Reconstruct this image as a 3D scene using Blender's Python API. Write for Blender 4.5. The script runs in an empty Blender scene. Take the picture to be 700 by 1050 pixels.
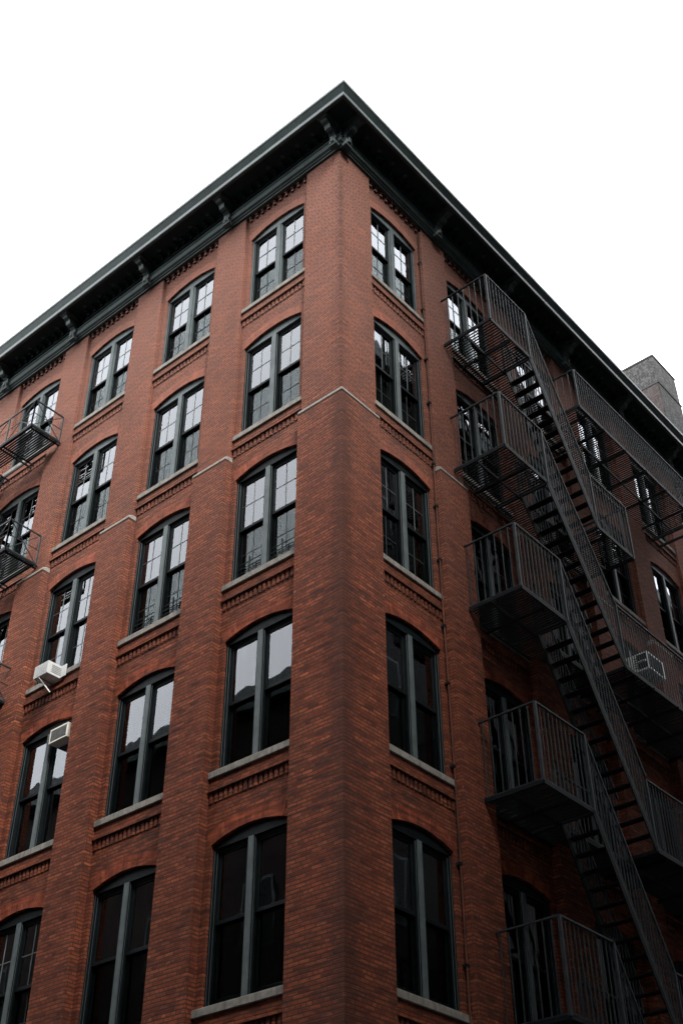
import bpy, bmesh, math, random
from mathutils import Vector, Matrix
random.seed(7)
SC = bpy.context.scene
COL = SC.collection
R = math.radians

# ------------------------------------------------------------------ node helpers
def new_mat(name):
    m = bpy.data.materials.new(name); m.use_nodes = True
    nt = m.node_tree; nt.nodes.clear()
    out = nt.nodes.new('ShaderNodeOutputMaterial')
    return m, nt, out
def N(nt, kind, **kw):
    n = nt.nodes.new(kind)
    for k, v in kw.items():
        if k in n.inputs.keys(): n.inputs[k].default_value = v
        else: setattr(n, k, v)
    return n
def mixc(nt, a, b, fac, mode='MIX'):
    n = nt.nodes.new('ShaderNodeMix'); n.data_type = 'RGBA'; n.blend_type = mode
    for sock, val in ((0, fac), (6, a), (7, b)):
        if isinstance(val, bpy.types.NodeSocket): nt.links.new(val, n.inputs[sock])
        elif isinstance(val, (int, float)): n.inputs[sock].default_value = val
        else: n.inputs[sock].default_value = (*val, 1)
    return n.outputs[2]
def math_n(nt, op, a, b=None, clamp=False):
    n = nt.nodes.new('ShaderNodeMath'); n.operation = op; n.use_clamp = clamp
    for i, v in enumerate((a, b)):
        if v is None: continue
        if isinstance(v, bpy.types.NodeSocket): nt.links.new(v, n.inputs[i])
        else: n.inputs[i].default_value = v
    return n.outputs[0]
def ramp(nt, src, stops):
    n = nt.nodes.new('ShaderNodeValToRGB')
    el = n.color_ramp.elements
    while len(el) < len(stops): el.new(0.5)
    for e, (p, c) in zip(el, stops):
        e.position = p; e.color = (*c, 1) if len(c) == 3 else c
    nt.links.new(src, n.inputs[0]); return n.outputs[0]
def noise(nt, vec, scale, detail=4, rough=.55):
    n = N(nt, 'ShaderNodeTexNoise'); n.inputs['Scale'].default_value = scale
    n.inputs['Detail'].default_value = detail; n.inputs['Roughness'].default_value = rough
    if vec is not None: nt.links.new(vec, n.inputs['Vector'])
    return n.outputs['Fac']
def vscale(nt, vec, s):
    n = N(nt, 'ShaderNodeMapping'); n.inputs['Scale'].default_value = s
    nt.links.new(vec, n.inputs['Vector']); return n.outputs[0]
def bsdf(nt, out, color, rough=.7, metal=0., bump=None, bstr=.3, bdist=.01, spec=.5):
    b = N(nt, 'ShaderNodeBsdfPrincipled')
    if isinstance(color, bpy.types.NodeSocket): nt.links.new(color, b.inputs['Base Color'])
    else: b.inputs['Base Color'].default_value = (*color, 1)
    if isinstance(rough, bpy.types.NodeSocket): nt.links.new(rough, b.inputs['Roughness'])
    else: b.inputs['Roughness'].default_value = rough
    b.inputs['Metallic'].default_value = metal
    b.inputs['Specular IOR Level'].default_value = spec
    if bump is not None:
        bn = N(nt, 'ShaderNodeBump'); bn.inputs['Strength'].default_value = bstr
        bn.inputs['Distance'].default_value = bdist
        nt.links.new(bump, bn.inputs['Height']); nt.links.new(bn.outputs[0], b.inputs['Normal'])
    nt.links.new(b.outputs[0], out.inputs[0]); return b
def world_pos(nt): return nt.nodes.new('ShaderNodeNewGeometry').outputs['Position']

def brick_material(name, base, alt, dark, mortar, island=False, sat=1.0):
    m, nt, out = new_mat(name)
    pos = world_pos(nt)
    sep = N(nt, 'ShaderNodeSeparateXYZ'); nt.links.new(pos, sep.inputs[0])
    u = math_n(nt, 'SUBTRACT', sep.outputs[1], sep.outputs[0])
    # courses wander a few millimetres, as hand-laid work does
    wob = math_n(nt, 'MULTIPLY', math_n(nt, 'SUBTRACT', noise(nt, pos, 1.1, 2), .5), .03)
    v = math_n(nt, 'ADD', sep.outputs[2], wob)
    cmb = N(nt, 'ShaderNodeCombineXYZ'); nt.links.new(u, cmb.inputs[0]); nt.links.new(v, cmb.inputs[1])
    br = N(nt, 'ShaderNodeTexBrick'); br.offset = .5; br.squash = .5; br.squash_frequency = 6
    nt.links.new(cmb.outputs[0], br.inputs['Vector'])
    br.inputs['Scale'].default_value = 1.0
    br.inputs['Brick Width'].default_value = .205; br.inputs['Row Height'].default_value = .0640
    br.inputs['Mortar Size'].default_value = .0100; br.inputs['Mortar Smooth'].default_value = .25
    br.inputs['Color1'].default_value = (0, 0, 0, 1); br.inputs['Color2'].default_value = (1, 1, 1, 1)
    br.inputs['Mortar'].default_value = (.5, .5, .5, 1); br.inputs['Bias'].default_value = 0
    rnd = br.outputs['Color']
    if island:
        rnd = nt.nodes.new('ShaderNodeNewGeometry').outputs['Random Per Island']
    c = ramp(nt, rnd, [(0., tuple(.4*a+.6*b for a, b in zip(base, dark))), (.10, tuple(x*.80 for x in base)), (.3, base), (.6, alt), (.9, tuple(.7*a+.3*b for a, b in zip(base, alt))), (1., tuple(x*1.3 for x in alt))])
    # long streaks of darker courses
    st = noise(nt, vscale(nt, cmb.outputs[0], (1.1, 9., 1.)), 1.5, 5, .65)
    stm = ramp(nt, st, [(.47, (0, 0, 0)), (.62, (1, 1, 1))])
    big = noise(nt, pos, .35, 4, .6)
    bigm = ramp(nt, big, [(.38, (0, 0, 0)), (.62, (1, 1, 1))])
    fac = math_n(nt, 'MULTIPLY', stm, math_n(nt, 'ADD', math_n(nt, 'MULTIPLY', bigm, .6), .30))
    c = mixc(nt, c, dark, fac)
    # every course and stretch of wall fired a little differently
    cs = noise(nt, vscale(nt, cmb.outputs[0], (.9, 14., 1.)), 1., 4, .7)
    c = mixc(nt, c, ramp(nt, cs, [(.3, (.50, .50, .53)), (.5, (1, 1, 1)), (.7, (1.45, 1.38, 1.30))]), .85, 'MULTIPLY')
    md = noise(nt, vscale(nt, cmb.outputs[0], (2.2, 7., 1.)), 1.7, 5, .7)
    c = mixc(nt, c, ramp(nt, md, [(.32, (.55, .56, .60)), (.5, (1, 1, 1)), (.68, (1.3, 1.3, 1.3))]), .7, 'MULTIPLY')
    # soot / bleached blotches
    bl = noise(nt, vscale(nt, pos, (1., 1., .55)), 1.3, 6, .62)
    c = mixc(nt, c, ramp(nt, bl, [(.25, (.62, .60, .60)), (.5, (1, 1, 1)), (.75, (1.28, 1.2, 1.16))]), .8, 'MULTIPLY')
    # upper storeys weathered paler; the height mix also paints in light fading downward
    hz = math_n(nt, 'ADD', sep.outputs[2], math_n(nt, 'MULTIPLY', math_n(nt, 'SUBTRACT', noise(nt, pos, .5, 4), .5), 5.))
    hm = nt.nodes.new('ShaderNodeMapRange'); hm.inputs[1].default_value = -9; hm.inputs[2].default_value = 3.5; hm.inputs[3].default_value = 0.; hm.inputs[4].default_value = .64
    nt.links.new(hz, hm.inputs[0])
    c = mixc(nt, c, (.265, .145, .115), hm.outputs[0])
    # darker burnt quoins and grime along the exposed corner arris
    ax = math_n(nt, 'ADD', math_n(nt, 'ABSOLUTE', sep.outputs[0]), math_n(nt, 'ABSOLUTE', sep.outputs[1]))
    qn = noise(nt, vscale(nt, cmb.outputs[0], (1.7, 9., 1.)), 2.2, 5, .75)
    lim = math_n(nt, 'MULTIPLY', math_n(nt, 'SUBTRACT', qn, .33), 1.5)
    qm = math_n(nt, 'MULTIPLY', math_n(nt, 'SUBTRACT', lim, math_n(nt, 'SUBTRACT', ax, .06)), 7., clamp=True)
    c = mixc(nt, c, dark, math_n(nt, 'MULTIPLY', qm, .55))
    fine = noise(nt, pos, 38, 3, .7)
    c = mixc(nt, c, ramp(nt, fine, [(.2, (.72, .72, .72)), (.8, (1.28, 1.28, 1.28))]), .6, 'MULTIPLY')
    mo = br.outputs['Fac']
    if not island:
        mc = mixc(nt, mortar, tuple(x*2.2 for x in mortar), noise(nt, pos, .9, 3))
        c = mixc(nt, c, mc, math_n(nt, 'MULTIPLY', mo, .85))
        h = math_n(nt, 'ADD', math_n(nt, 'MULTIPLY', math_n(nt, 'SUBTRACT', 1., mo), 1.), math_n(nt, 'MULTIPLY', math_n(nt, 'ADD', rnd, fine), .35))
    else:
        h = math_n(nt, 'MULTIPLY', fine, .5)
    bsdf(nt, out, c, .88, bump=h, bstr=.75, bdist=.012, spec=.08)
    return m

M = {}
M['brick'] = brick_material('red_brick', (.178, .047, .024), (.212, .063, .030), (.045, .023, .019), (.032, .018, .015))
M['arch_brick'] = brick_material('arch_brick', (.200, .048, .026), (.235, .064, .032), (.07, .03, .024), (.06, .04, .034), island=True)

M['shade_brick'] = brick_material('painted_shade_brick', (.050, .022, .016), (.070, .030, .020), (.02, .012, .011), (.02, .012, .010))  # darker brick for backing strips, paints in shade between dentils and corbel blocks

def simple(name, c1, c2, rough=.6, metal=0., nscale=3., bstr=.15, streak=None, spec=.12):
    m, nt, out = new_mat(name)
    pos = world_pos(nt)
    a = noise(nt, pos, nscale, 6, .65)
    c = mixc(nt, c1, c2, ramp(nt, a, [(.35, (0, 0, 0)), (.65, (1, 1, 1))]))
    if streak:
        s = noise(nt, vscale(nt, pos, (6, 6, .7)), 3., 5, .7)
        c = mixc(nt, c, streak, ramp(nt, s, [(.52, (0, 0, 0)), (.72, (.85, .85, .85))]))
    f = noise(nt, pos, nscale*12, 3, .7)
    bsdf(nt, out, c, rough, metal, bump=f, bstr=bstr, bdist=.004, spec=spec)
    return m
M['frame'] = simple('grey_green_painted_frame', (.094, .114, .117), (.066, .081, .085), .5, nscale=4, streak=(.05, .058, .058))
M['sash'] = simple('black_green_sash', (.0055, .0080, .0092), (.009, .012, .0135), .5, nscale=5, spec=.06)
M['stone'] = simple('weathered_sill_stone', (.27, .25, .22), (.15, .14, .125), .85, nscale=7, bstr=.6, streak=(.09, .08, .07))
M['cap_stone'] = simple('cap_stone', (.30, .28, .25), (.21, .195, .175), .85, nscale=6, bstr=.6, streak=(.12, .10, .09))
M['cornice'] = simple('cornice_painted_metal', (.060, .082, .080), (.036, .050, .050), .45, nscale=2.5, streak=(.020, .028, .028), spec=.3)
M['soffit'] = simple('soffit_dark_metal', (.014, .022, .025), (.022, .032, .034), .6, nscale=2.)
M['iron'] = simple('fire_escape_iron', (.034, .042, .046), (.017, .021, .024), .5, nscale=6, streak=(.035, .026, .022))
M['grate'] = simple('grate_iron', (.009, .011, .013), (.006, .007, .009), .6, nscale=6)
M['tread'] = simple('tread_iron', (.016, .013, .012), (.010, .009, .010), .7, nscale=6)
M['fresh_white'] = simple('bright_white_enamel', (.85, .86, .86), (.78, .79, .79), .5, nscale=5)
M['white'] = simple('aged_white_enamel', (.56, .57, .56), (.46, .47, .46), .5, nscale=5, streak=(.45, .44, .42))
M['cream'] = simple('cream_plastic', (.80, .76, .66), (.70, .66, .58), .5, nscale=5)
M['grill'] = simple('grey_grille', (.16, .16, .155), (.10, .10, .10), .6, nscale=9)
M['dark'] = simple('dark_recess', (.006, .007, .008), (.010, .011, .012), .8)
M['bright_metal'] = simple('galvanised_metal', (.42, .42, .40), (.30, .30, .29), .4, .6, nscale=8)
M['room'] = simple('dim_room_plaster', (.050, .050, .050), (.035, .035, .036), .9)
M['copper'] = simple('rusty_copper_pipe', (.14, .05, .03), (.05, .028, .022), .5, .0, nscale=1.6, streak=(.05, .035, .03))
M['asphalt'] = simple('asphalt', (.05, .05, .052), (.038, .038, .04), .9, nscale=1.2, bstr=.5)
M['paving'] = simple('concrete_paving', (.085, .083, .08), (.06, .058, .056), .9, nscale=1.5, bstr=.4)
M['paint'] = simple('road_paint', (.7, .7, .68), (.5, .5, .48), .7, nscale=3)
M['facade'] = simple('opposite_brown_facade', (.040, .030, .026), (.026, .020, .018), .9, nscale=.8)
M['facade_grey'] = simple('opposite_grey_facade', (.036, .036, .036), (.024, .024, .024), .9, nscale=.8)
M['roofing'] = simple('black_roofing', (.03, .03, .03), (.02, .02, .02), .8, nscale=1)
M['muntin'] = simple('muntin_grey', (.16, .172, .178), (.12, .13, .135), .6)

def stain_brick(name, a, b, s):
    m, nt, out = new_mat(name)
    pos = world_pos(nt)
    sep = N(nt, 'ShaderNodeSeparateXYZ'); nt.links.new(pos, sep.inputs[0])
    u = math_n(nt, 'SUBTRACT', sep.outputs[1], sep.outputs[0])
    cmb = N(nt, 'ShaderNodeCombineXYZ'); nt.links.new(u, cmb.inputs[0]); nt.links.new(sep.outputs[2], cmb.inputs[1])
    br = N(nt, 'ShaderNodeTexBrick'); nt.links.new(cmb.outputs[0], br.inputs['Vector'])
    br.inputs['Scale'].default_value = 1; br.inputs['Brick Width'].default_value = .21; br.inputs['Row Height'].default_value = .0675
    br.inputs['Mortar Size'].default_value = .008
    br.inputs['Color1'].default_value = (*a, 1); br.inputs['Color2'].default_value = (*b, 1); br.inputs['Mortar'].default_value = (*s, 1)
    w = noise(nt, pos, 9, 5, .7)
    c = mixc(nt, br.outputs['Color'], s, ramp(nt, w, [(.48, (0, 0, 0)), (.58, (1, 1, 1))]))
    bsdf(nt, out, c, .9, bump=br.outputs['Fac'], bstr=.4, bdist=-.01)
    return m
M['chim_pink'] = stain_brick('faded_pink_brick', (.070, .036, .028), (.036, .020, .018), (.085, .078, .075))
M['chim_grey'] = stain_brick('speckled_grey_brick', (.030, .027, .026), (.014, .013, .013), (.100, .098, .095))

def glass_material(name, tint, mult):
    m, nt, out = new_mat(name)
    pos = world_pos(nt)
    tr = N(nt, 'ShaderNodeBsdfTransparent'); tr.inputs[0].default_value = (*tint, 1)
    gl = N(nt, 'ShaderNodeBsdfGlossy'); gl.inputs['Color'].default_value = (.47, .485, .51, 1); gl.inputs['Roughness'].default_value = .012
    h = noise(nt, vscale(nt, pos, (2.2, 2.2, 1.)), 1.6, 0, .4)
    bn = N(nt, 'ShaderNodeBump'); bn.inputs['Strength'].default_value = .06; bn.inputs['Distance'].default_value = .02
    nt.links.new(h, bn.inputs['Height']); nt.links.new(bn.outputs[0], gl.inputs['Normal'])
    fr = N(nt, 'ShaderNodeFresnel'); fr.inputs['IOR'].default_value = 1.5
    f = math_n(nt, 'MULTIPLY', fr.outputs[0], mult, clamp=True)
    dirt = noise(nt, vscale(nt, pos, (7., 7., .8)), 2.5, 4, .6)
    f = math_n(nt, 'MULTIPLY', f, math_n(nt, 'ADD', math_n(nt, 'MULTIPLY', dirt, .16), .92), clamp=True)
    mx = N(nt, 'ShaderNodeMixShader'); nt.links.new(f, mx.inputs[0])
    nt.links.new(tr.outputs[0], mx.inputs[1]); nt.links.new(gl.outputs[0], mx.inputs[2])
    nt.links.new(mx.outputs[0], out.inputs[0]); return m
M['glass'] = glass_material('double_glazing', (.86, .89, .89), 2.6)
M['far_glass'] = M['glass']
def screen_material():
    m, nt, out = new_mat('insect_mesh')
    tr = N(nt, 'ShaderNodeBsdfTransparent'); tr.inputs[0].default_value = (.79, .805, .80, 1)
    nt.links.new(tr.outputs[0], out.inputs[0]); return m
M['screen'] = screen_material()
def fabric_mat(name, a, b):
    m, nt, out = new_mat(name)
    pos = world_pos(nt)
    w = noise(nt, vscale(nt, pos, (9, 9, .25)), 2., 3)
    c = mixc(nt, a, b, w)
    bsdf(nt, out, c, .9, bump=w, bstr=.5, bdist=.03); return m
M['blind'] = fabric_mat('white_roller_blind', (.62, .62, .63), (.48, .49, .51))
M['curtain'] = fabric_mat('grey_curtain', (.22, .23, .235), (.08, .085, .09))

# ------------------------------------------------------------------ mesh builder
class MB:
    def __init__(s): s.v = []; s.f = []; s.mi = []
    def add(s, vs, fs, mi=0):
        o = len(s.v); s.v += [tuple(p) for p in vs]
        for f in fs: s.f.append(tuple(o+i for i in f)); s.mi.append(mi)
    def box(s, a, b, mi=0):
        x0, x1 = sorted((a[0], b[0])); y0, y1 = sorted((a[1], b[1])); z0, z1 = sorted((a[2], b[2]))
        s.add([(x0,y0,z0),(x1,y0,z0),(x1,y1,z0),(x0,y1,z0),(x0,y0,z1),(x1,y0,z1),(x1,y1,z1),(x0,y1,z1)],
              [(0,3,2,1),(4,5,6,7),(0,1,5,4),(1,2,6,5),(2,3,7,6),(3,0,4,7)], mi)
    def bar(s, p, q, w, h=None, mi=0):          # rectangular bar between two points
        h = h or w
        p = Vector(p); q = Vector(q); d = (q-p).normalized()
        up = Vector((0,0,1)) if abs(d.z) < .95 else Vector((0,1,0))
        a = d.cross(up).normalized()*w/2; b = a.cross(d).normalized()*h/2
        s.add([p-a-b, p+a-b, p+a+b, p-a+b, q-a-b, q+a-b, q+a+b, q-a+b],
              [(0,3,2,1),(4,5,6,7),(0,1,5,4),(1,2,6,5),(2,3,7,6),(3,0,4,7)], mi)
    def tube(s, pts, r, n=8, mi=0):
        rings = []; o = len(s.v)
        for i, p in enumerate(pts):
            p = Vector(p); d = (Vector(pts[min(i+1, len(pts)-1)])-Vector(pts[max(i-1, 0)])).normalized()
            up = Vector((0,0,1)) if abs(d.z) < .9 else Vector((1,0,0))
            a = d.cross(up).normalized(); b = a.cross(d)
            for k in range(n):
                t = 2*math.pi*k/n; s.v.append(tuple(p+r*(math.cos(t)*a+math.sin(t)*b)))
        for i in range(len(pts)-1):
            for k in range(n):
                k2 = (k+1) % n
                s.f.append((o+i*n+k, o+i*n+k2, o+(i+1)*n+k2, o+(i+1)*n+k)); s.mi.append(mi)
        s.f.append(tuple(o+k for k in range(n))); s.mi.append(mi)
        s.f.append(tuple(o+(len(pts)-1)*n+k for k in range(n))); s.mi.append(mi)
    def prism(s, poly, ax, c0, c1, mi=0):       # polygon in the plane normal to ax
        def P(a, b, c): return {0:(c,a,b), 1:(a,c,b), 2:(a,b,c)}[ax]
        n = len(poly); vs = [P(a,b,c0) for a,b in poly]+[P(a,b,c1) for a,b in poly]
        fs = [tuple(range(n)), tuple(range(2*n-1, n-1, -1))]+[(i,(i+1)%n,n+(i+1)%n,n+i) for i in range(n)]
        s.add(vs, fs, mi)
    def xf(s, fn): s.v = [tuple(fn(*p)) for p in s.v]; return s
    def mesh(s, name, mats, bevel=0):
        me = bpy.data.meshes.new(name); me.from_pydata(s.v, [], s.f)
        for m in (mats if isinstance(mats, (list, tuple)) else [mats]): me.materials.append(m)
        for p, i in zip(me.polygons, s.mi): p.material_index = i
        bm = bmesh.new(); bm.from_mesh(me)
        bmesh.ops.recalc_face_normals(bm, faces=bm.faces)
        if bevel:
            bmesh.ops.bevel(bm, geom=[e for e in bm.edges if len(e.link_faces) == 2 and e.calc_face_angle(0) > .5], offset=bevel, segments=1, affect='EDGES', clamp_overlap=True)
        bm.to_mesh(me); bm.free(); me.update()
        return me
def link(name, me, parent=None, loc=(0,0,0), rz=0, label=None):
    o = bpy.data.objects.new(name, me); COL.objects.link(o)
    o.location = loc; o.rotation_euler = (0,0,rz)
    if parent: o.parent = parent
    if label: o['label'] = label
    return o
def thing(name, loc, label, cat, group=None, me=None):
    o = bpy.data.objects.new(name, me); COL.objects.link(o); o.location = loc
    o['label'] = label; o['category'] = cat
    if group: o['group'] = group
    return o
def build(mb, name, mat, parent=None, bevel=0, **kw):
    return link(name, mb.mesh(name, mat, bevel), parent, **kw)

# ------------------------------------------------------------------ dimensions (corner of the lower piers = x 0, y 0)
WC, WB, WP = 1.108, 1.937, .934
PITCH = WB+WP
WALL, UP = .18, .09                       # recess of the bay wall and of the upper piers
GROUND = -21.9
SILL = [0., -3.80, -7.49, -11.24, -15.015, -18.8]
SPR = [2.44, 2.59, 2.59, 2.59, 2.59, 2.55]      # arch springing above the sill
HW, RISE = .825, .15
CAPZ = -4.28
TOPZ = 3.62
NL, NR = 6, 8
def Lf(u, o, z): return (-u, -o, z)
def Rf(u, o, z): return (o, u, z)
def bay(k): return WC+k*PITCH
def arc(x):
    Rr = (HW*HW+RISE*RISE)/(2*RISE)
    return math.sqrt(Rr*Rr-x*x)-(Rr-RISE)

BLD = thing('brick_building', (0,0,GROUND), 'six storey red brick corner building with arched paired windows and dark green cornice', 'building')
def inb(o):                                # parts are placed in world space, the Empty stands on the ground
    o.location = Vector(o.location)-Vector((0,0,GROUND)); return o

# ------------------------------------------------------------------ bay walls
def bay_walls(nb, F, name):
    mb = MB(); o = -WALL; dp = -.50
    for k in range(nb):
        u0 = bay(k); u1 = u0+WB; uc = (u0+u1)/2; a, b = uc-HW, uc+HW
        for lo, hi in ((u0-.02, a), (b, u1+.02)):
            mb.add([F(lo,o,GROUND), F(hi,o,GROUND), F(hi,o,TOPZ), F(lo,o,TOPZ)], [(0,1,2,3)])
        prev = None
        NS = 14
        tops = [TOPZ]+[s for s in SILL[:-1]]
        for i, s in enumerate(SILL):
            top = TOPZ if i == 0 else SILL[i-1]
            sp = s+SPR[i]
            for q in range(NS):
                x0 = -HW+2*HW*q/NS; x1 = -HW+2*HW*(q+1)/NS
                z0, z1 = sp+arc(x0), sp+arc(x1)
                mb.add([F(uc+x0,o,z0), F(uc+x1,o,z1), F(uc+x1,o,top), F(uc+x0,o,top)], [(0,1,2,3)])
                mb.add([F(uc+x0,o,z0), F(uc+x1,o,z1), F(uc+x1,dp,z1), F(uc+x0,dp,z0)], [(0,1,2,3)])
            mb.add([F(a,o,s), F(a,dp,s), F(a,dp,sp), F(a,o,sp)], [(0,1,2,3)])
            mb.add([F(b,o,s), F(b,dp,s), F(b,dp,sp), F(b,o,sp)], [(0,1,2,3)])
            mb.add([F(a,o,s), F(b,o,s), F(b,dp,s), F(a,dp,s)], [(0,1,2,3)])
        mb.add([F(a,o,GROUND), F(b,o,GROUND), F(b,o,SILL[-1]), F(a,o,SILL[-1])], [(0,1,2,3)])
    inb(build(mb, name, M['brick'], BLD))
bay_walls(NL, Lf, 'bay_wall'); bay_walls(NR, Rf, 'bay_wall')

# ------------------------------------------------------------------ piers, with projecting lower part and stone cap
def pier(F, u0, u1, corner=False):
    lo, up, cap = MB(), MB(), MB()
    if corner:
        lo.box((-u1, 0, GROUND), (0, u1, CAPZ-.10))
        up.box((-u1, UP, CAPZ-.02), (-UP, u1, TOPZ))
        e = .012
        cap.add([(-u1,-e,CAPZ-.10),(e,-e,CAPZ-.10),(e,u1,CAPZ-.10),(-u1,u1,CAPZ-.10),
                 (-u1,-e,CAPZ-.03),(e,-e,CAPZ-.03),(e,u1,CAPZ-.03),(-u1,u1,CAPZ-.03),
                 (-u1,UP,CAPZ+.03),(-UP,UP,CAPZ+.03),(-UP,u1,CAPZ+.03),(-u1,u1,CAPZ+.03)],
                [(0,1,2,3),(0,1,5,4),(1,2,6,5),(4,5,9,8),(5,6,10,9),(8,9,10,11),(2,3,7,6),(3,0,4,7),(6,7,11,10),(7,4,8,11)])
    else:
        def bx(m, ulo, uhi, o0, o1, z0, z1):
            a, b = F(ulo,o0,z0), F(uhi,o1,z1); m.box(a, b)
        bx(lo, u0, u1, -.5, 0, GROUND, CAPZ-.10); bx(up, u0, u1, -.5, -UP, CAPZ-.02, TOPZ)
        e = .012; z = CAPZ
        P = [F(u,o,zz) for u in (u0-.01, u1+.01) for o, zz in ((-.5,z-.10),(e,z-.10),(e,z-.03),(-UP,z+.03),(-.5,z+.03))]
        cap.add(P, [(0,1,2,3,4),(9,8,7,6,5)]+[(i,(i+1)%5,5+(i+1)%5,5+i) for i in range(5)])
    lo.add(up.v, [], 0) if False else None
    n = len(lo.v); lo.v += up.v; lo.f += [tuple(n+i for i in f) for f in up.f]; lo.mi += up.mi
    p = inb(build(lo, 'corner_pier' if corner else 'pier', M['brick'], BLD, bevel=.006))
    c = build(cap, 'stone_cap', M['cap_stone'], p, bevel=.012)
    return p
pier(None, 0, WC, True)
for k in range(NL): pier(Lf, bay(k)+WB, bay(k)+PITCH)
for k in range(NR): pier(Rf, bay(k)+WB, bay(k)+PITCH)
LENL, LENR = bay(NL), bay(NR)

# hidden side walls, roof, dim interior
mb = MB()
mb.box((-LENL, .7, GROUND), (-LENL+.3, LENR, TOPZ+.5)); mb.box((-LENL+.3, LENR-.3, GROUND), (-.51, LENR, TOPZ+.5))
inb(build(mb, 'party_wall', M['brick'], BLD))
mb = MB(); mb.box((-LENL+.1, .2, TOPZ-.02), (-.2, LENR-.1, TOPZ+.12)); mb.box((-LENL, -.05, TOPZ+.12), (-LENL+.3, LENR, TOPZ+.5))
inb(build(mb, 'roof', M['roofing'], BLD))
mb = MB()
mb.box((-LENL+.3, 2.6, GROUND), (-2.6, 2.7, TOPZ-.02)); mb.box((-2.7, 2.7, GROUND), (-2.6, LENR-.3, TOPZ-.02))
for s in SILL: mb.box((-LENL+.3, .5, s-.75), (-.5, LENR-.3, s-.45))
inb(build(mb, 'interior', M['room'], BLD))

# ------------------------------------------------------------------ brick arches, frieze and corbel tables (shared meshes)
def arch_mesh():
    mb = MB(); Rr = (HW*HW+RISE*RISE)/(2*RISE); zc = -(Rr-RISE); n = 25
    t0 = math.asin(HW/Rr)+.012
    for i in range(n):
        a0 = -t0+2*t0*i/n+.0013; a1 = -t0+2*t0*(i+1)/n-.0013
        for r0, r1 in ((Rr+.002, Rr+.118), (Rr+.126, Rr+.235)) if i % 2 else ((Rr+.002, Rr+.235),):
            y0 = .1765+random.uniform(-.0015, .0015)
            mb.prism([(r0*math.sin(a0), zc+r0*math.cos(a0)), (r0*math.sin(a1), zc+r0*math.cos(a1)), (r1*math.sin(a1), zc+r1*math.cos(a1)), (r1*math.sin(a0), zc+r1*math.cos(a0))], 1, y0, .21)
    return mb.mesh('brick_arch', M['arch_brick'])
ARCH = arch_mesh()
def corbel_mesh():
    mb = MB()
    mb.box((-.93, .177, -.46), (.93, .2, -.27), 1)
    mb.box((-.955, .128, -.275), (.955, .2, -.225))        # string course
    n = 17; p = 1.88/n
    for i in range(n):
        x = -.94+p*(i+.5)+random.uniform(-.004, .004)
        mb.box((x-.032, .159+random.uniform(-.004, .004), -.46), (x+.032, .2, -.275))
    mb.box((-.955, .166, -.20), (.955, .2, -.03))
    return mb.mesh('corbel_course', [M['brick'], M['shade_brick']])
CORB = corbel_mesh()
def frieze_mesh():
    mb = MB(); n = 10; p = 1.90/n
    for i in range(n):
        x = -.95+p*(i+.5)
        mb.box((x-.034, .135, 3.13), (x+.033, .2, 3.22)); mb.box((x-.034, .112, 3.22), (x+.033, .2, 3.33)); mb.box((x-.034, .097, 3.33), (x+.033, .2, 3.45))
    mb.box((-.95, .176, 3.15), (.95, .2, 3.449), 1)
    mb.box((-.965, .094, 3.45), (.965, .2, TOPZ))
    return mb.mesh('brick_dentil_frieze', [M['brick'], M['shade_brick']])
FRZ = frieze_mesh()

# ------------------------------------------------------------------ windows
GY = .40
def win_frame(S, row):
    mb = MB()
    NS = 12
    def head(x0, x1, zb, y0, y1):
        top = [(x1-(x1-x0)*q/NS, S+arc(x1-(x1-x0)*q/NS)-.004) for q in range(NS+1)]
        mb.prism([(x0, zb), (x1, zb)]+top, 1, y0, y1, 0 if row < 2 else 1)  # lower rows take the dark sash colour, painting in shade under the arch
    for sx in (-1, 1):
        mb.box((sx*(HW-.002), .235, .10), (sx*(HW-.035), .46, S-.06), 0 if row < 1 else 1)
        mb.box((sx*(HW-.035), .262, .10), (sx*(HW-.070), .46, S-.06), 1)
    head(-HW+.002, HW-.002, S-.06, .235, .46)
    mb.box((-HW+.07, .285, S-.095), (-.10, .46, S-.06), 1); mb.box((.10, .285, S-.095), (HW-.07, .46, S-.06), 1)
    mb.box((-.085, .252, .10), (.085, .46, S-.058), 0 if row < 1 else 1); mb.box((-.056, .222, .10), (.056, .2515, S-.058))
    mb.box((-HW+.07, .28, .10), (-.085, .46, .135), 1); mb.box((.085, .28, .10), (HW-.07, .46, .135), 1)
    return mb.mesh('window_frame', [M['frame'], M['sash']], bevel=.004)
def sash_mesh(z0, z1, y0, y1, lower):
    mb = MB(); a, b = .085, HW-.070; w = .055
    mb.box((a, y0, z0), (a+w, y1, z1)); mb.box((b-w, y0, z0), (b, y1, z1))
    mb.box((a+w, y0, z1-(.05 if lower else .085)), (b-w, y1, z1)); mb.box((a+w, y0, z0), (b-w, y1, z0+(.10 if lower else .06)))
    return mb.mesh('sash', M['sash'], bevel=.003)
def pane_mesh(z0, z1, y, grid):
    mb = MB(); a, b = .085+.05, HW-.070-.05
    mb.box((a, y, z0), (b, y+.006, z1))
    if grid:
        yy = y-.0085 if grid > -2 else y+.0085
        x = (a+b)/2; z = (z0+z1)/2; w = .0075 if grid > 0 else .0038
        mb.box((x-w, yy, z0), (x+w, yy+.008, z1), 1); mb.box((a, yy, z-w), (x-w, yy+.008, z+w), 1); mb.box((x+w, yy, z-w), (b, yy+.008, z+w), 1)
    return mb.mesh('pane', [M['glass'], M['muntin']])
SILLM = None
def sill_mesh():
    mb = MB()
    mb.prism([(.128, -.03), (.30, -.03), (.30, .115), (.20, .108), (.128, .09)], 0, -.966, .966)
    return mb.mesh('sill', M['stone'], bevel=.008)
SILLM = sill_mesh()
def mirror_mesh(me):
    m2 = me.copy(); m2.transform(Matrix.Scale(-1, 4, (1,0,0))); m2.flip_normals(); return m2
cache = {}
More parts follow.
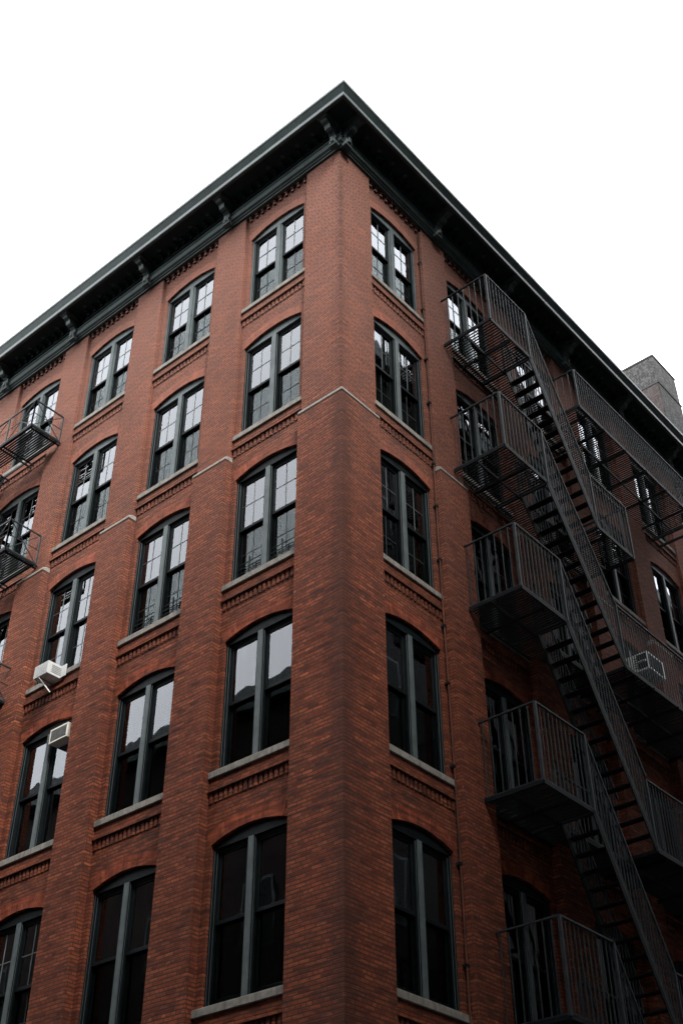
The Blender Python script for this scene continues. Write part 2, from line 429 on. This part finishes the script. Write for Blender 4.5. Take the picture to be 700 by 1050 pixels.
def win_parts(S, grid, row):
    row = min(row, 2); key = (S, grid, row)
    if key in cache: return cache[key]
    mid = .12+(S-.12)*.50
    up = sash_mesh(mid-.03, S-.062, .297, .340, False); lo = sash_mesh(.135, mid+.03, .342, .385, True)
    pu = pane_mesh(mid+.02, S-.12, .318, grid); pl = pane_mesh(.22, mid-.02, .362, grid)
    sc = MB(); sc.box((.087, .302, .137), (HW-.072, .306, mid-.032)); sc = sc.mesh('insect_screen', M['screen'])
    scb = MB()
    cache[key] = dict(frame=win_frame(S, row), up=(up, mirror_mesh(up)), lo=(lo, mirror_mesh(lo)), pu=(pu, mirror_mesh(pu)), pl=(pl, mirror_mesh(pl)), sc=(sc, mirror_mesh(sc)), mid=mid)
    return cache[key]
def guard_mesh():
    mb = MB(); a, b = .09, HW-.09
    for z in (.20, .30, .40, .50): mb.bar((a, .285, z), (b, .285, z), .014)
    for x in (a+.01, (a+b)/2, b-.01): mb.bar((x, .275, .12), (x, .275, .60), .02)
    return mb.mesh('window_guard', M['sash'])
GUARD = guard_mesh()
def drape(kind, z0, z1, a=.10, b=HW-.10, y=.50):
    mb = MB(); n = 26
    pts = []
    for i in range(n+1):
        x = a+(b-a)*i/n; pts.append((x, y+(.012*math.sin(i*1.9) if kind == 'curtain' else 0)))
    vs = [(x, yy, z0) for x, yy in pts]+[(x, yy, z1) for x, yy in pts]+[(x, yy+.004, z0) for x, yy in pts]+[(x, yy+.004, z1) for x, yy in pts]
    m = n+1
    fs = []
    for i in range(n):
        fs += [(i, i+1, m+i+1, m+i), (2*m+i, 3*m+i, 3*m+i+1, 2*m+i+1), (i, 2*m+i, 2*m+i+1, i+1), (m+i, m+i+1, 3*m+i+1, 3*m+i)]
    fs += [(0, m, 3*m, 2*m), (n, 2*m+n, 3*m+n, m+n)]
    mb.add(vs, fs)
    return mb.mesh(kind, M['blind' if kind == 'roller_blind' else 'curtain'])
DR = {}
def add_drape(w, side, kind, z0, z1):
    key = (kind, round(z0, 2), round(z1, 2))
    if key not in DR:
        m = drape(kind, z0, z1); DR[key] = (m, mirror_mesh(m))
    link(kind, DR[key][side], w)

rw = random.Random(3)
def window(side, k, i):
    S = SPR[i]
    grid = {('L', 0, 0): 1, ('L', 1, 0): 1, ('R', 0, 0): 1, ('R', 1, 0): 1, ('L', 2, 4): 1}.get((side, k, i), -1 if i < 3 else -2)
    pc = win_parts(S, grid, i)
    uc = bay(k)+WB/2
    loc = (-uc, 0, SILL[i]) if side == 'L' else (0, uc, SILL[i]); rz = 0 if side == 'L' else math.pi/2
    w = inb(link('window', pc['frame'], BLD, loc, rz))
    link('sill', SILLM, w)
    for s in (0, 1):
        link('sash', pc['up'][s], w); link('sash', pc['lo'][s], w)
        link('pane', pc['pu'][s], w); link('pane', pc['pl'][s], w)
        if not (side == 'L' and (k, i) in ((2, 3), (2, 2))) : link('insect_screen', pc['sc'][s], w)
        if side == 'L' and i == 2 and k in (0, 1): link('window_guard', GUARD, w) if s == 0 else link('window_guard', GUARDM, w)
        # what hangs behind the glass
        r = rw.random()
        if i <= 1 or (i <= 3 and r < .8):
            drop = rw.choice((pc['mid']+.02, pc['mid']-.3, .2, .2)) if i < 3 else pc['mid']+.02
            add_drape(w, s, 'roller_blind', drop, S-.02)
        elif r < .9: add_drape(w, s, 'curtain', .14, S-.02)
    a = inb(link('brick_arch', ARCH, BLD, (loc[0], loc[1], loc[2]+S), rz))
    inb(link('corbel_course', CORB, BLD, loc, rz))
GUARDM = mirror_mesh(GUARD)
for side, nb in (('L', NL), ('R', NR)):
    for k in range(nb):
        for i in range(6): window(side, k, i)
        uc = bay(k)+WB/2
        inb(link('brick_dentil_frieze', FRZ, BLD, (-uc, 0, 0) if side == 'L' else (0, uc, 0), 0 if side == 'L' else math.pi/2))

# ------------------------------------------------------------------ cornice
prof = [(-.20,3.285),(-.035,3.285),(-.035,3.335),(.0,3.345),(.0,3.375),(.03,3.39),(.05,3.41),(.05,3.56),(.075,3.58),(.075,3.61),(.03,3.63),(.03,3.98),
        (.50,4.02),(.52,3.95),(.585,3.95),(.60,3.97),(.60,4.07),(.575,4.09),(.575,4.14),(.60,4.18),(.655,4.27),(.68,4.30),(.68,4.385),(.62,4.41),(-.30,4.44)]
mb = MB(); n = len(prof)
st = []
for o, z in prof:
    st.append([(-LENL, -o, z), (o, -o, z), (o, LENR, z)])
for i in range(n-1):
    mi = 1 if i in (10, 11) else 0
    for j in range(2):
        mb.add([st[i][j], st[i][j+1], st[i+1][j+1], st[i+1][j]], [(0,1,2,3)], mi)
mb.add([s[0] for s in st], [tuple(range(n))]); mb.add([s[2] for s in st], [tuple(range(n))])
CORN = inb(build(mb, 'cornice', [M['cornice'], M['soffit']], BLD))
def bracket_mesh():
    mb = MB()
    pf = [(.02,3.30),(.10,3.28),(.15,3.33),(.16,3.42),(.11,3.50),(.12,3.60),(.20,3.68),(.24,3.66),(.30,3.70),(.34,3.80),(.42,3.84),(.47,3.90),(.47,3.99),(.02,3.97)]
    mb.prism([(-a, b) for a, b in pf], 0, -.085, .085)
    mb.box((-.13, -.02, 3.90), (.13, -.50, 3.945)); mb.box((-.15, -.02, 3.945), (.15, -.515, 3.995))
    mb.box((-.045, -.165, 3.35), (.045, -.18, 3.52)); mb.prism([(-.14,3.26),(-.04,3.22),(-.01,3.28),(-.02,3.34),(-.13,3.34)], 0, -.11, .11)
    for x in (-.06, 0, .06): mb.prism([(-.36,3.815),(-.22,3.665),(-.21,3.68),(-.35,3.83)], 0, x-.012, x+.012)
    return mb.mesh('bracket', M['cornice'], bevel=.006)
BR = bracket_mesh()
def rosette_mesh():
    mb = MB()
    for r, y in ((.055, .0), (.035, .02)):
        pts = [(r*math.cos(t*math.pi/6), r*math.sin(t*math.pi/6)) for t in range(12)]
        mb.prism(pts, 2, 3.995-y, 4.012)
    return mb.mesh('rosette', M['cornice'])
ROS = rosette_mesh()
def mod_mesh(L):
    mb = MB(); n = int(round(L/.26)); p = L/n
    for i in range(n):
        x = -L/2+p*(i+.5)
        mb.box((x-.045, -.20, 3.90), (x+.045, -.02, 3.985)); mb.box((x-.038, -.10, 3.82), (x+.038, -.02, 3.90))
    mb.box((-L/2, -.06, 3.74), (L/2, -.02, 3.80))
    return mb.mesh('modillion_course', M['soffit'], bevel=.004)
MOD = [mod_mesh(PITCH-.28), mod_mesh(bay(1)-WP/2-.13-.25)]
for side, nb in (('L', NL), ('R', NR)):
    us = [.13]+[bay(k)-WP/2+0 for k in range(1, nb+1)]
    for u in us:
        link('bracket', BR, CORN, (-u, 0, 0) if side == 'L' else (0, u, 0), 0 if side == 'L' else math.pi/2)
    for k in range(nb):
        ua, ub = (bay(k)-WP/2+.13 if k else .25), bay(k+1)-WP/2-.13
        link('modillion_course', MOD[0 if k else 1], CORN, (-(ua+ub)/2, 0, 0) if side == 'L' else (0, (ua+ub)/2, 0), 0 if side == 'L' else math.pi/2)
        for q in range(4):
            u = (bay(k)-WP/2 if k else .15)+ (q+1)*(PITCH if k else 2.36)/5
            link('rosette', ROS, CORN, (-u, -.26, 0) if side == 'L' else (.26, u, 0))

# ------------------------------------------------------------------ conduit on the right face
mb = MB()
pts = [(-.115, 2.985-.012*math.sin(z*.7), z) for z in [3.1-.6*j for j in range(41)]]
mb.tube(pts, .016, 8)
cd = inb(build(mb, 'conduit', M['copper'], BLD))
for z in (2.0, .4, -1.2, -2.5, -4.2, -5.3, -6.6, -8.1, -9.3, -10.9, -12.6, -14.2, -15.8, -17.4):
    mb = MB(); mb.box((-.182, 2.955, z-.03), (-.095, 3.02, z+.015)); build(mb, 'pipe_clamp', M['dark'], cd)

# ------------------------------------------------------------------ chimney on the roof
mb = MB(); X, Y = -.5, 17.19
mb.box((X-1.35, Y, 3.5), (X, Y+1.62, 8.98), 1)
mb.box((X-.68, Y-.012, 3.6), (X-.02, Y, 8.96), 0)
mb.box((X-1.35, Y, 8.98), (X, Y+1.58, 10.22), 1)
ch = inb(build(mb, 'chimney', [M['chim_pink'], M['chim_grey']], BLD, bevel=.01, label='tall weathered chimney stack of speckled grey and pink brick'))
mb = MB(); mb.box((X-1.37, Y-.02, 10.22), (X+.02, Y+1.60, 10.30)); build(mb, 'chimney_cap', M['paving'], ch)
mb = MB(); mb.box((X-.70, Y-.03, 8.94), (X+.02, Y+1.64, 9.0)); build(mb, 'string_course', M['paving'], ch)

# ------------------------------------------------------------------ right fire escape
OX = 1.17; IN = -.16
ZF = [-.27, -3.98, -7.45, -11.33, -15.03, -18.8]
FE = thing('fire_escape', (0, 3.65, ZF[-1]-.1), 'large black iron fire escape with stairs zigzagging down the right brick facade', 'fire escape', 'iron fire escapes on the brick facades')
FE0 = Vector(FE.location)
def fe(mb, name, mat, parent=None, bevel=0):
    mb.v = [(a-FE0.x, b-FE0.y, c-FE0.z) for a, b, c in mb.v]
    return link(name, mb.mesh(name, mat, bevel), parent or FE)
RH = 1.47
def slats(mb, y0, y1, x0, x1, z, pitch=.074, w=.030):
    if z < -7: w = .048
    n = int((y1-y0)/pitch)
    for i in range(n+1):
        y = y0+pitch*i+random.uniform(-.003, .003); mb.box((x0, y-w/2, z-.006), (x1, y+w/2, z+.006))
def rail_run(mb, p, q, h, pitch, post=.045, b=.0165, posts=(True, True)):
    """railing between two points of the floor line; heights vertical, so it follows a slope too"""
    p, q = Vector(p), Vector(q); H = Vector((0,0,h)); L = (Vector((q.x,q.y,0))-Vector((p.x,p.y,0))).length
    n = max(2, int(round(L/pitch)))
    mb.bar(p+H, q+H, .042, .03); mb.bar(p+Vector((0,0,.03)), q+Vector((0,0,.03)), .03, .03)
    for i in range(n+1):
        a = p+(q-p)*i/n
        if i in (0, n): 
            if posts[0 if i == 0 else 1]: mb.bar(a, a+H, post)
        else: mb.bar(a+Vector((0,0,.02)), a+H, b)
fars = {0: (7.32, 13.2, 1.2), 1: (7.22, 8.78, 1.47), 2: (7.42, 14.4, 1.5), 3: (7.42, 14.4, 1.4), 4: (7.25, 14.4, 1.47), 5: (7.25, 8.78, 1.47)}
for i, z in enumerate(ZF):
    y0, y1 = 3.66, 5.24
    fy0, fy1, fh = fars[i]
    well0, well1 = y1, 7.25
    pl = MB()
    slats(pl, y0+.04, y1, IN, OX, z); slats(pl, y1+.05, fy0, IN, .46, z); slats(pl, fy0+.02, fy1-.02, IN, OX, z)
    # framing
    for a, b in (((OX, y0, z-.01), (OX, y1, z-.01)), ((IN+.03, y0, z-.01), (IN+.03, fy1, z-.01)), ((.46, y1, z-.01), (.46, fy0, z-.01)), ((OX, fy0, z-.01), (OX, fy1, z-.01)),
                 ((.47, y0, z-.03), (.47, fy1, z-.03))):
        pl.bar(a, b, .03, .07)
    for yy, x1 in ((y0, OX), (y1, OX), (fy0, OX), (fy1, OX)): pl.bar((IN, yy, z-.01), (x1, yy, z-.01), .03, .07)
    P = fe(pl, 'platform', M['grate'])
    rl = MB()
    rail_run(rl, (OX, y0, z), (OX, y1, z), RH, .132, post=.05)
    rail_run(rl, (IN+.08, y0, z), (OX, y0, z), RH, .155, posts=(False, False))
    fe(rl, 'railing', M['iron'], P)
    # curled wall ends of the near top rail
    rl = MB()
    rail_run(rl, (OX, fy0, z), (OX, fy1, z), fh, .115 if fy1 > 10 else .132, post=.04)
    rail_run(rl, (IN, fy1, z), (OX, fy1, z), fh, .155, posts=(False, False))
    if i in (0, 5): rail_run(rl, (.5, fy0, z), (OX, fy0, z), fh, .155, posts=(False, False))
    fe(rl, 'railing', M['iron'], P)
    if i != 5:
        rl = MB(); rail_run(rl, (.47, y1+.02, z), (.47, fy0-.02, z), 1.0, .14); fe(rl, 'railing', M['iron'], P)
    # carrying brackets
    ys = [(y0+y1)/2, fy0+.35]+([fy1-.1] if fy1 < 10 else [fy0+.05+1.02*q for q in range(1, 7)])
    for yy in ys:
        bk = MB()
        bk.bar((-.18, yy, z-.07), (OX+(.05 if yy > 8 else -.02), yy, z-.07), .035, .07)
        fe(bk, 'support_bracket', M['grate'], P)
    # stair down to the far platform below
    if i < 5:
        z2 = ZF[i+1]; a = Vector((0, y1, z)); b = Vector((0, fars[i+1][0], z2))
        stp = MB()
        for x in (.53, OX):
            stp.bar((x, a.y, a.z), (x, b.y+.03, b.z), .022, .19)
        S = fe(stp, 'stair', M['grate'])
        nT = 14
        tr = MB()
        for t in range(1, nT):
            p = a+(b-a)*t/nT
            tr.box((.54, p.y-.01, p.z-.010), (OX-.01, p.y+.15, p.z+.010))
        fe(tr, 'stair_treads', M['tread'], S)
        for x, h in ((OX, 1.47), (.53, 1.2)):
            rl = MB(); rail_run(rl, (x, a.y, a.z), (x, b.y, b.z), h, .105, posts=(False, False)); fe(rl, 'handrail', M['iron'], S)

# ------------------------------------------------------------------ left fire escape
FL = thing('fire_escape', (-9.2, 0, -18.9), 'small black iron fire escape with cross braced railings at the far left of the facade', 'fire escape', 'iron fire escapes on the brick facades')
FL0 = Vector(FL.location)
def fl(mb, name, mat, parent=None):
    mb.v = [(a-FL0.x, b-FL0.y, c-FL0.z) for a, b, c in mb.v]
    return link(name, mb.mesh(name, mat), parent or FL)
def xb(mb, p, q, h):
    p, q = Vector(p), Vector(q); H = Vector((0,0,h)); L = (q-p).length; n = max(1, round(L/.95))
    mb.bar(p+H, q+H, .03); mb.bar(p+H*.5, q+H*.5, .014); mb.bar(p+H*.03, q+H*.03, .03)
    for i in range(n+1): mb.bar(p+(q-p)*i/n, p+(q-p)*i/n+H, .028)
    for i in range(n):
        a, b = p+(q-p)*i/n, p+(q-p)*(i+1)/n
        mb.bar(a, b+H, .016); mb.bar(b, a+H, .016)
for i, z in enumerate([-.31, -4.04, -7.55, -11.3, -15.0, -18.8]):
    u0, u1, oy = 9.17, 14.3, .80
    if i >= 2: u0 = 9.30
    if i >= 3: u0 = 9.9
    pl = MB()
    n = 13
    for q in range(n+1):
        o = .0+oy*q/n
        if .30 < o: pl.box((-u0, -o-.020, z-.006), (-u1, -o+.020, z+.006))
        else: 
            pl.box((-u0, -o-.020, z-.006), (-(u0+1.15), -o+.020, z+.006)); pl.box((-(u0+2.1), -o-.020, z-.006), (-u1, -o+.020, z+.006))
    for uu in (u0, u0+1.15, u0+2.1, u0+3.2, u0+4.3, u1): pl.bar((-uu, .16, z-.02), (-uu, -oy, z-.02), .03, .035)
    for o in (.02, oy): pl.bar((-u0, -o, z-.02), (-u1, -o, z-.02), .03, .06)
    P = fl(pl, 'platform', M['grate'])
    rl = MB(); xb(rl, (-u0, -oy, z), (-u1, -oy, z), .82); xb(rl, (-u0, -oy, z), (-u0, .04, z), .82); fl(rl, 'railing', M['iron'], P)
    for uu in (u0+.06, u0+1.25, u0+3.2):
        bk = MB(); bk.bar((-uu, -oy+.03, z-.045), (-uu, .17, z-.045), .03, .04); fl(bk, 'support_bracket', M['grate'], P)
    if i < 5:
        z2 = [-.31, -4.04, -7.55, -11.3, -15.0, -18.8][i+1]
        sb = MB()
        for o in (.02, .34): sb.bar((-(u0+2.1), -o, z), (-(u0+3.9), -o, z2), .02, .15)
        S = fl(sb, 'stair', M['grate'])
        tr = MB()
        for t in range(1, 14):
            uu = u0+2.1+1.8*t/14; zz = z+(z2-z)*t/14; tr.box((-uu-.1, -.33, zz-.012), (-uu+.05, -.03, zz+.012))
        fl(tr, 'stair_treads', M['tread'], S)

# ------------------------------------------------------------------ air conditioners
def ac(name_label, loc, w, h, d, rz, mat, grid, support=False):
    t = thing('air_conditioner', loc, name_label, 'air conditioner', 'window air conditioners')
    t.rotation_euler = (0,0,rz)
    mb = MB()
    e = {'dark': .055, 'grill': .036}.get(grid, .022)
    mb.box((-w/2, .012, 0), (w/2, d, h))
    for a, b in (((-w/2, 0, 0), (w/2, .012, e)), ((-w/2, 0, h-e), (w/2, .012, h)), ((-w/2, 0, e), (-w/2+e, .012, h-e)), ((w/2-e, 0, e), (w/2, .012, h-e))): mb.box(a, b)
    build(mb, 'casing', M[mat], t, bevel=.006)
    mb = MB(); mb.box((-w/2+e, .002, e), (w/2-e, .011, h-e)); g = build(mb, 'grille', M[grid], t)
    lv = MB()
    n = 9
    for q in range(1, n): 
        z = e+(h-2*e)*q/n; lv.box((-w/2+e, -.002, z-.004), (w/2-e, .0018, z+.004))
    for q in range(1, 6):
        x = -w/2+e+(w-2*e)*q/6; lv.box((x-.003, -.005, e), (x+.003, -.0025, h-e))
    build(lv, 'louvres', M['grill' if mat != 'white' else 'white'], g)
    sv = MB()
    for sx in (-1, 1):
        for q in range(5):
            z = h*.2+h*.13*q
            sv.box((sx*(w/2+.001), d*.18, z), (sx*(w/2+.003), d*.6, z+h*.06))
    build(sv, 'side_vents', M['dark' if grid == 'dark' else 'grill'], t)
    if grid == 'dark':
        pn = MB()
        for sx in (-1, 1):
            for zz in (.05, .27): pn.box((sx*(w/2+.0035), .05, zz), (sx*(w/2+.0045), .30, zz+.16))
        build(pn, 'side_grille', M['dark'], t)
    if support:
        mb = MB(); mb.bar((0-.05, .02, -.01), (.12, .22, -.33), .035, .02); mb.bar((-.05, .015, -.015), (-.05, .4, -.015), .03, .02)
        build(mb, 'support_arm', M['bright_metal'], t)
        mb = MB(); mb.box((w/2+.002, .33, .02), (w/2+.16, .345, h*1.0)); build(mb, 'side_panel', M['white'], t)
    return t
ac('white air conditioner propped on a metal arm over the window sill', (-7.84, -.22, -7.58), .44, .29, .55, 0, 'white', 'white', True)
ac('cream framed air conditioner fitted flush in the top of an arched window', (-7.36, .10, -9.06), .54, .31, .5, 0, 'cream', 'grill')
ac('air conditioner with dark grilles high in a window behind the fire escape', (.30, 10.86, -5.72), .74, .47, .62, math.pi/2, 'fresh_white', 'dark')

# ------------------------------------------------------------------ street
def struct(name, me, loc=(0,0,0)):
    o = bpy.data.objects.new(name, me); COL.objects.link(o); o['kind'] = 'structure'; o.location = loc; return o
def sheet(name, rects, z, mat):
    mb = MB()
    for x0, y0, x1, y1 in rects: mb.add([(x0,y0,z),(x1,y0,z),(x1,y1,z),(x0,y1,z)], [(0,1,2,3)])
    return struct(name, mb.mesh(name, mat))
sheet('ground', [(-600,-600,600,600)], GROUND-.15, M['paving'])
sheet('road', [(-400,-12,400,-3.5), (3.5,-400,10.5,-12), (3.5,-3.5,10.5,400)], GROUND-.13, M['asphalt'])
mb = MB(); mb.box((-200, -3.5, GROUND-.15), (3.5, 200, GROUND-.004)); mb.box((-200,-200,GROUND-.15),(3.5,-12,GROUND)); mb.box((10.5,-200,GROUND-.15),(200,-12,GROUND)); mb.box((10.5,-3.5,GROUND-.15),(200,200,GROUND))
struct('pavement', mb.mesh('pavement', M['paving']))
rm = [(4.6+.9*q, -3.6, 5.1+.9*q, -1.0) for q in range(8)]
sheet('crosswalk_marking', rm, GROUND-.126, M['paint'])

def block(x0, y0, x1, y1, top, mat, label, faces, cat='building'):
    t = thing('building', ((x0+x1)/2, (y0+y1)/2, GROUND), label, cat, 'buildings across the street')
    cx, cy = (x0+x1)/2, (y0+y1)/2
    mb = MB(); H = top-GROUND
    mb.box((x0-cx, y0-cy, 0), (x1-cx, y1-cy, H))
    wl = build(mb, 'wall', M[mat], t)
    co = MB(); co.box((x0-cx-.5, y0-cy-.5, H-.2), (x1-cx+.5, y1-cy+.5, H+.6)); build(co, 'cornice', M['cornice'], t)
    wm = MB(); wm.box((-.75, -.06, 0), (.75, 0, 2.2)); wm.box((-.66, -.064, .08), (-.04, -.06, 2.1), 1); wm.box((.04, -.064, .08), (.66, -.06, 2.1), 1)
    wm = wm.mesh('window', [M['frame'], M['sash']])
    cnt = 0
    for f in faces:
        if f == 'N':
            x = x1-2.2
            while x > x0+1 and x > x1-40 and cnt < 96:
                for r in range(int((H-4)//3.6)):
                    link('window', wm, t, (x-cx, y1-cy, 4+3.6*r), math.pi); cnt += 1
                x -= 4.6
        if f == 'W':
            y = y0+2.2
            while y < y1-1 and y < y0+40 and cnt < 96:
                for r in range(int((H-4)//3.6)):
                    link('window', wm, t, (x0-cx, y-cy, 4+3.6*r), -math.pi/2); cnt += 1
                y += 4.6
    return t
block(-70, -40, -14.5, -14.6, 1.7, 'facade', 'low brown brick building across the street whose roofline shows in the left windows', 'N')
block(-14, -40, 4.5, -14.2, 8.5, 'facade_grey', 'added unseen grey building across the street that cuts sky light on the left facade', 'N')  # added out of view to block sky light, outside the window reflections
block(12.0, -30, 30, -13.8, 13., 'facade', 'added unseen brown building diagonally across the crossing that shades the lower facades', 'N')  # unseen blocker, keeps light off the lower part of both faces
block(11.3, -4.2, 30, 13.5, 23.0, 'facade_grey', 'added unseen grey building across the side street that shades the right facade', 'W')  # unseen blocker, height chosen to darken the right face beyond the corner pier
block(11.3, 14, 40, 80, 16.6, 'facade_grey', 'unseen building reflected in the right windows, sized to darken the fire escape side', 'W')  # seen only in reflections; raised and moved close to shade the fire escape
block(-8, -75, 25, -41, -2., 'facade', 'added unseen brown building that cuts low sky light behind the camera', '')  # added to close off low sky to the south
block(-6, 95, 20, 120, 10., 'facade', 'added unseen brown building that blocks low sky at the distant side street end', '')  # added to cut horizon light along the side street
block(-120, -20, -95, 8, 6., 'facade_grey', 'added unseen grey building that blocks low sky at the distant cross street end', '')  # added to cut horizon light along the cross street
block(31, -25, 60, 13, 20., 'facade_grey', 'added unseen grey building that keeps sun off the lower corner', '')  # added to stop sun and low sky reaching the bottom of the corner

# ------------------------------------------------------------------ sky, light
w = bpy.data.worlds.new('World'); SC.world = w; w.use_nodes = True
nt = w.node_tree; nt.nodes.clear()
out = nt.nodes.new('ShaderNodeOutputWorld'); bg = nt.nodes.new('ShaderNodeBackground')
SUN_EL = R(42)
sky = nt.nodes.new('ShaderNodeTexSky'); sky.sky_type = 'NISHITA'; sky.sun_disc = False
sky.sun_elevation = SUN_EL; sky.sun_rotation = R(120)
bw = nt.nodes.new('ShaderNodeRGBToBW'); nt.links.new(sky.outputs[0], bw.inputs[0])
tc = nt.nodes.new('ShaderNodeTexCoord'); sp = nt.nodes.new('ShaderNodeSeparateXYZ'); nt.links.new(tc.outputs['Generated'], sp.inputs[0])
# closed overcast: cloud luminance (1+2 sin e)/3, over a thin share of the clear sky's own light
g = math_n(nt, 'ADD', math_n(nt, 'MULTIPLY', math_n(nt, 'MAXIMUM', sp.outputs[2], 0.), .25), .75)
cl = mixc(nt, (0,0,0), (1,1,1), 0.)
cn = nt.nodes.new('ShaderNodeCombineXYZ')
SKYL = 12.4
for i, c in enumerate((.985, 1.0, 1.02)):
    nt.links.new(math_n(nt, 'MULTIPLY', g, SKYL*c), cn.inputs[i])
col = mixc(nt, cn.outputs[0], sky.outputs[0], .06)
nt.links.new(col, bg.inputs[0]); bg.inputs[1].default_value = .10
nt.links.new(bg.outputs[0], out.inputs[0])
sl = bpy.data.lights.new('sun', 'SUN'); sl.energy = 1.7; sl.angle = R(18); sl.color = (1, .97, .93)
so = bpy.data.objects.new('sun', sl); COL.objects.link(so)
d = Vector((.87, -.50, .92)).normalized(); so.rotation_euler = d.to_track_quat('Z', 'Y').to_euler()

# ------------------------------------------------------------------ camera (solved from the photograph)
yaw, pit, rol = -.0779+math.pi*3/4, .6723, -.004
F = Vector((math.cos(pit)*math.cos(yaw), math.cos(pit)*math.sin(yaw), math.sin(pit)))
r = Vector((math.sin(yaw), -math.cos(yaw), 0)); u = r.cross(F)
r2 = math.cos(rol)*r+math.sin(rol)*u; u2 = -math.sin(rol)*r+math.cos(rol)*u
cam = bpy.data.cameras.new('camera'); co = bpy.data.objects.new('camera', cam); COL.objects.link(co)
mw = Matrix((( r2.x, u2.x, -F.x, 10.557), (r2.y, u2.y, -F.y, -12.3681), (r2.z, u2.z, -F.z, -20.2533), (0,0,0,1)))
co.matrix_world = mw
cam.sensor_fit = 'VERTICAL'; cam.sensor_height = 36; cam.lens = 36*1244.476/1050; cam.clip_end = 2000; cam.clip_start = .1
SC.camera = co
SC.view_settings.view_transform = 'Standard'; SC.view_settings.look = 'None'; SC.view_settings.gamma = 1
SC.view_settings.exposure = 2.1
SC.cycles.use_denoising = True; SC.cycles.max_bounces = 6; SC.cycles.transparent_max_bounces = 16
